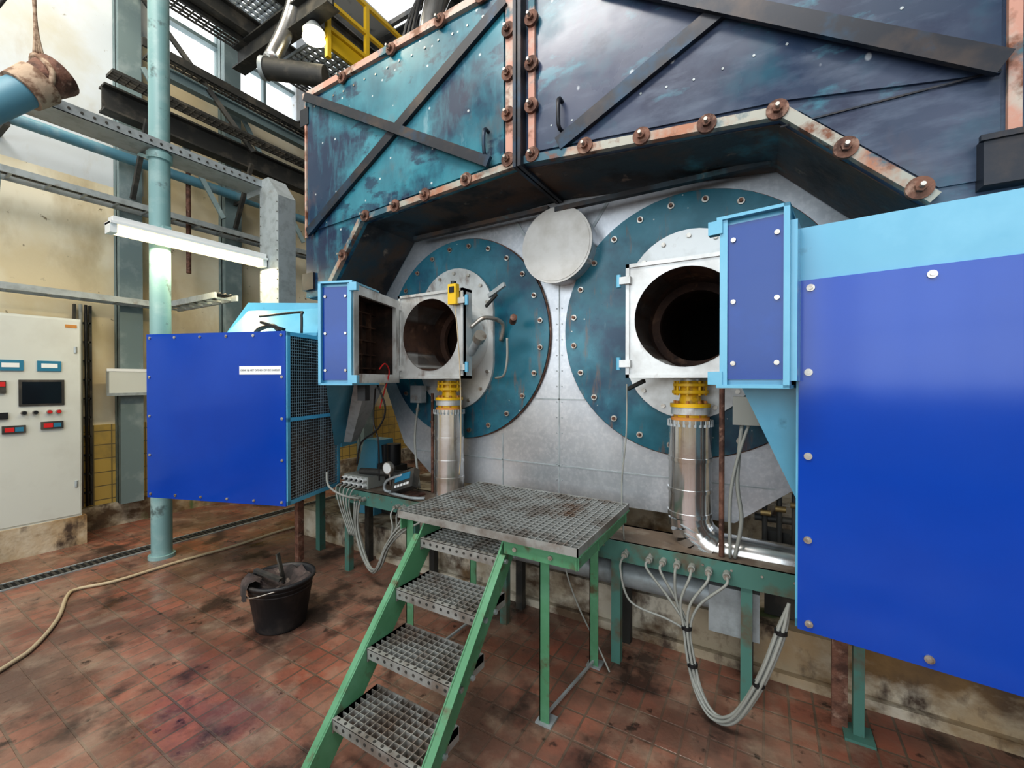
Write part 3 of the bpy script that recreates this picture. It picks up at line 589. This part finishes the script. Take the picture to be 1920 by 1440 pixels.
b=B('ventilation_duct'); b.tube([(-4.15,3.05,6.9),(-4.5,3.0,6.35),(-4.75,2.95,5.75),(-4.85,2.8,5.25)],.085,m_pipeal,n=24); b.cyl((-4.88,2.72,5.12),(-4.3,3.1,5.05),.11,m_dark,n=24); b.cyl((-4.88,2.72,5.12),(-4.84,2.745,5.115),.12,m_galv,n=24); b.done()
b=B('steam_pipework')
b.tube([(-2.6,2.9,4.0),(-2.6,3.0,5.0),(-2.4,3.4,5.9),(-2.2,3.8,7.4)],.10,m_pipeal,n=24); b.tube([(-2.15,3.1,4.0),(-2.15,3.1,4.6),(-1.9,3.3,5.1),(-1.0,3.4,5.4)],.12,m_dark,n=24)
b.tube([(-3.0,3.0,4.0),(-3.0,3.1,4.5),(-2.4,3.2,5.0),(-1.2,3.3,5.0)],.07,m_throat,n=20)
for i in range(3): b.tube([(-2.9+i*.05,2.8,4.0),(-2.8+i*.05,2.85,4.8),(-2.5,3.0,5.4+i*.1),(-1.9,3.0,5.9)],.018,m_blk)
b.done()
b=B('high_bay_lamp'); b.cyl((-4.36,3.0,5.5),(-4.36,3.0,5.42),.10,m_lamp,n=28,r2=.12); b.cyl((-4.36,3.0,5.5),(-4.36,3.0,5.6),.12,m_galv,r2=.05,n=28); b.cyl((-4.36,3.0,5.6),(-4.36,3.0,7.2),.015,m_dark,n=8); b.done()
b=B('rusty_wall_conduit'); b.cyl((-6.0,2.45,2.9),(-6.0,2.45,4.6),.025,m_rust,n=12); b.done()
b=B('wall_junction_box'); b.box(-6.04,-5.95,1.70,2.10,1.45,1.72,m_cab); b.box(-5.95,-5.945,1.68,2.12,1.70,1.73,m_lab); b.box(-5.95,-5.945,1.68,2.12,1.44,1.47,m_galv); b.done()
# ------------------------------------------------------------ control cabinet
b=B('control_cabinet'); b.box(-6.15,-5.77,-1.2,1.44,.28,2.2,m_cab); b.box(-6.16,-5.75,-1.2,1.47,0,.28,m_conc)
b.box(-5.772,-5.762,.0,1.43,.30,2.18,m_cab); b.box(-5.773,-5.7605,-.012,-.004,.3,2.18,m_blk)
f=-5.762
def cp(y0,y1,z0,z1,m,t=.012): b.box(f-.002,f+t,y0,y1,z0,z1,m)
cp(1.03,1.32,1.37,1.61,m_dark,.01); cp(1.05,1.30,1.39,1.59,m_scr,.013)
cp(1.145,1.30,1.69,1.785,m_disp); cp(.90,1.06,1.69,1.785,m_disp); cp(1.17,1.275,1.72,1.76,m_lab,.014); cp(.93,1.035,1.72,1.76,m_lab,.014)
cp(1.165,1.31,1.15,1.22,m_dark,.02); cp(1.18,1.24,1.165,1.205,m_redd,.022); cp(1.245,1.295,1.165,1.205,m_disp,.022); cp(.93,1.07,1.13,1.20,m_dark,.02); cp(.945,1.0,1.145,1.185,m_redd,.022); cp(1.005,1.055,1.145,1.185,m_disp,.022)
cp(.90,.955,1.49,1.60,m_dark,.02) ; cp(.905,.95,1.55,1.59,m_redd,.025); cp(.90,.965,1.26,1.32,m_blk,.02)
for y,m in ((1.06,m_blk),(1.13,m_blk),(1.22,m_red),(1.28,m_red)):
    b.cyl((f,y,1.31),(f+.02,y,1.31),.02,m_steel,n=16); b.cyl((f+.02,y,1.31),(f+.035,y,1.31),.015,m,n=16)
cp(1.33,1.41,2.11,2.14,m_oran,.004)
for z in (.6,1.9): b.cyl((f,1.40,z-.03),(f,1.40,z+.03),.012,m_galv,n=10)
b.done()
# ------------------------------------------------------------ small things near left burner
b=B('handheld_meter'); 
T=Matrix.Translation((-2.42,2.44,.81))@Matrix.Rotation(-.35,4,'Y')@Matrix.Rotation(-.5,4,'X')
b.T=T; b.box(-.12,.12,-.03,.03,-.07,.08,m_dark); b.box(-.085,.085,-.036,-.03,.0,.055,m_disp)
for i in range(5): b.box(-.08+i*.034,-.058+i*.034,-.036,-.03,-.045,-.025,m_lab)
b.T=Matrix.Identity(4); b.cyl((-2.60,2.45,.90),(-2.60,2.42,.90),.05,m_steel,n=24); b.cyl((-2.60,2.42,.90),(-2.60,2.417,.90),.042,m_lab,n=24); b.tube([(-2.60,2.45,.86),(-2.60,2.46,.76),(-2.6,2.5,.72)],.01,m_steel)
b.tube([(-2.5,2.44,.72),(-2.62,2.42,.72),(-2.6,2.42,.80),(-2.45,2.44,.86)],.012,m_galv); b.tube([(-2.55,2.4,.715),(-2.3,2.38,.715),(-2.2,2.42,.715)],.012,m_galv)
b.box(-2.5,-2.3,2.40,2.54,.702,.715,m_rust); b.done()
b=B('gas_detector'); b.box(-1.90,-1.83,2.325,2.363,2.13,2.27,m_gold); b.box(-1.885,-1.845,2.32,2.325,2.21,2.25,m_blk)
b.cyl((-1.865,2.345,2.27),(-1.865,2.345,2.29),.02,m_blk,n=12); b.tube([(-1.85,2.34,2.13),(-1.82,2.33,1.95),(-1.80,2.33,1.7),(-1.79,2.33,1.4),(-1.80,2.34,1.1),(-1.82,2.35,.95)],.004,m_hose,n=6); b.done()
b=B('junction_box'); b.box(-.14,-.02,2.40,2.44,1.38,1.52,m_cable); b.tube([(-.1,2.42,1.38),(-.12,2.42,1.1),(-.1,2.42,.9),(-.13,2.42,.705)],.010,m_cable); b.tube([(-.07,2.42,1.38),(-.12,2.41,1.2),(-.15,2.41,1.0),(-.15,2.41,.705)],.008,m_cable)
b.cyl((-.19,2.42,.702),(-.19,2.42,1.56),.013,m_rust,n=12); b.tube([(-.7,2.5,1.58),(-.68,2.42,1.3),(-.7,2.4,1.0),(-.68,2.38,.705)],.005,m_cable,n=6)
b.bar((-.72,2.6,1.55),(-.60,2.5,1.60),.02,.02,m_dark); b.done()
b=B('junction_box'); b.box(-2.52,-2.40,2.60,2.66,1.42,1.56,m_galv); b.tube([(-2.46,2.63,1.42),(-2.5,2.63,1.1),(-2.42,2.6,.72)],.01,m_cable); b.cyl((-2.30,2.62,.702),(-2.30,2.62,1.5),.012,m_rust,n=10); b.done()
b=B('fuel_pump_set'); b.box(-3.6,-3.15,3.0,3.25,.275,.5,m_dark); b.cyl((-3.5,3.2,.6),(-3.1,3.2,.6),.12,m_blk,n=24); b.cyl((-3.35,3.1,.5),(-3.35,3.1,.95),.06,m_blk,n=20); b.cyl((-3.15,3.02,.5),(-3.15,3.02,.98),.07,m_blk,n=20); b.box(-3.3,-3.05,2.95,3.1,.62,.78,m_dark)
b.hull([(-3.7,2.9,.275),(-3.3,2.9,.275),(-3.7,3.25,.275),(-3.3,3.25,.275),(-3.55,3.0,1.0),(-3.35,3.0,1.0),(-3.55,3.2,1.0),(-3.35,3.2,1.0)],m_lblue); b.done()
b=B('valve_train'); 
for i in range(3): b.cyl((.0+i*.07,2.80,.6),(.0+i*.07,2.80,.98),.014,m_dark,n=12); b.cyl((-.02+i*.07,2.78,.86+.03*i),(.03+i*.07,2.78,.86+.03*i),.016,m_brass,n=12)
b.cyl((-.05,2.82,.82),(.3,2.82,.82),.02,m_dark,n=14); b.box(.0,.2,2.82,2.9,.275,.75,m_dark); b.done()
# ------------------------------------------------------------ lights
def area(n,loc,rot,sx,sy,e,c):
    l=bpy.data.lights.new(n,'AREA'); l.shape='RECTANGLE'; l.size=sx; l.size_y=sy; l.energy=e; l.color=c
    o=bpy.data.objects.new(n,l); S.collection.objects.link(o); o.location=loc; o.rotation_euler=rot; return o
area('ceiling_fill_light',(-1.2,-1.2,6.8),(math.radians(25),0,0),5,1.0,270,(1,.97,.92))  # added fill light overhead, out of view, not an actual lamp
area('ceiling_fill_light',(-4.9,.6,6.9),(0,math.radians(-12),0),1.0,2.5,115,(1,.90,.70))  # added warm fill over the left side, out of view
area('window_daylight',(-.7,-5.8,3.8),(math.radians(90),0,0),10,4.6,300,(.88,.95,1))
area('fluorescent_light',(-4.56,1.94,2.78),(0,0,0),.12,1.2,22,(1,.82,.5))
w=bpy.data.worlds.new('World'); S.world=w; w.use_nodes=True
bg=w.node_tree.nodes['Background']; bg.inputs[0].default_value=(.85,.92,1,1); bg.inputs[1].default_value=1.35
# ------------------------------------------------------------ camera
cd=bpy.data.cameras.new('Camera'); cd.sensor_width=36; cd.lens=15.0; cd.clip_start=.02
co=bpy.data.objects.new('Camera',cd); S.collection.objects.link(co)
co.location=(0,0,1.6); co.rotation_euler=(math.radians(90-.43),0,math.radians(30.7)); S.camera=co
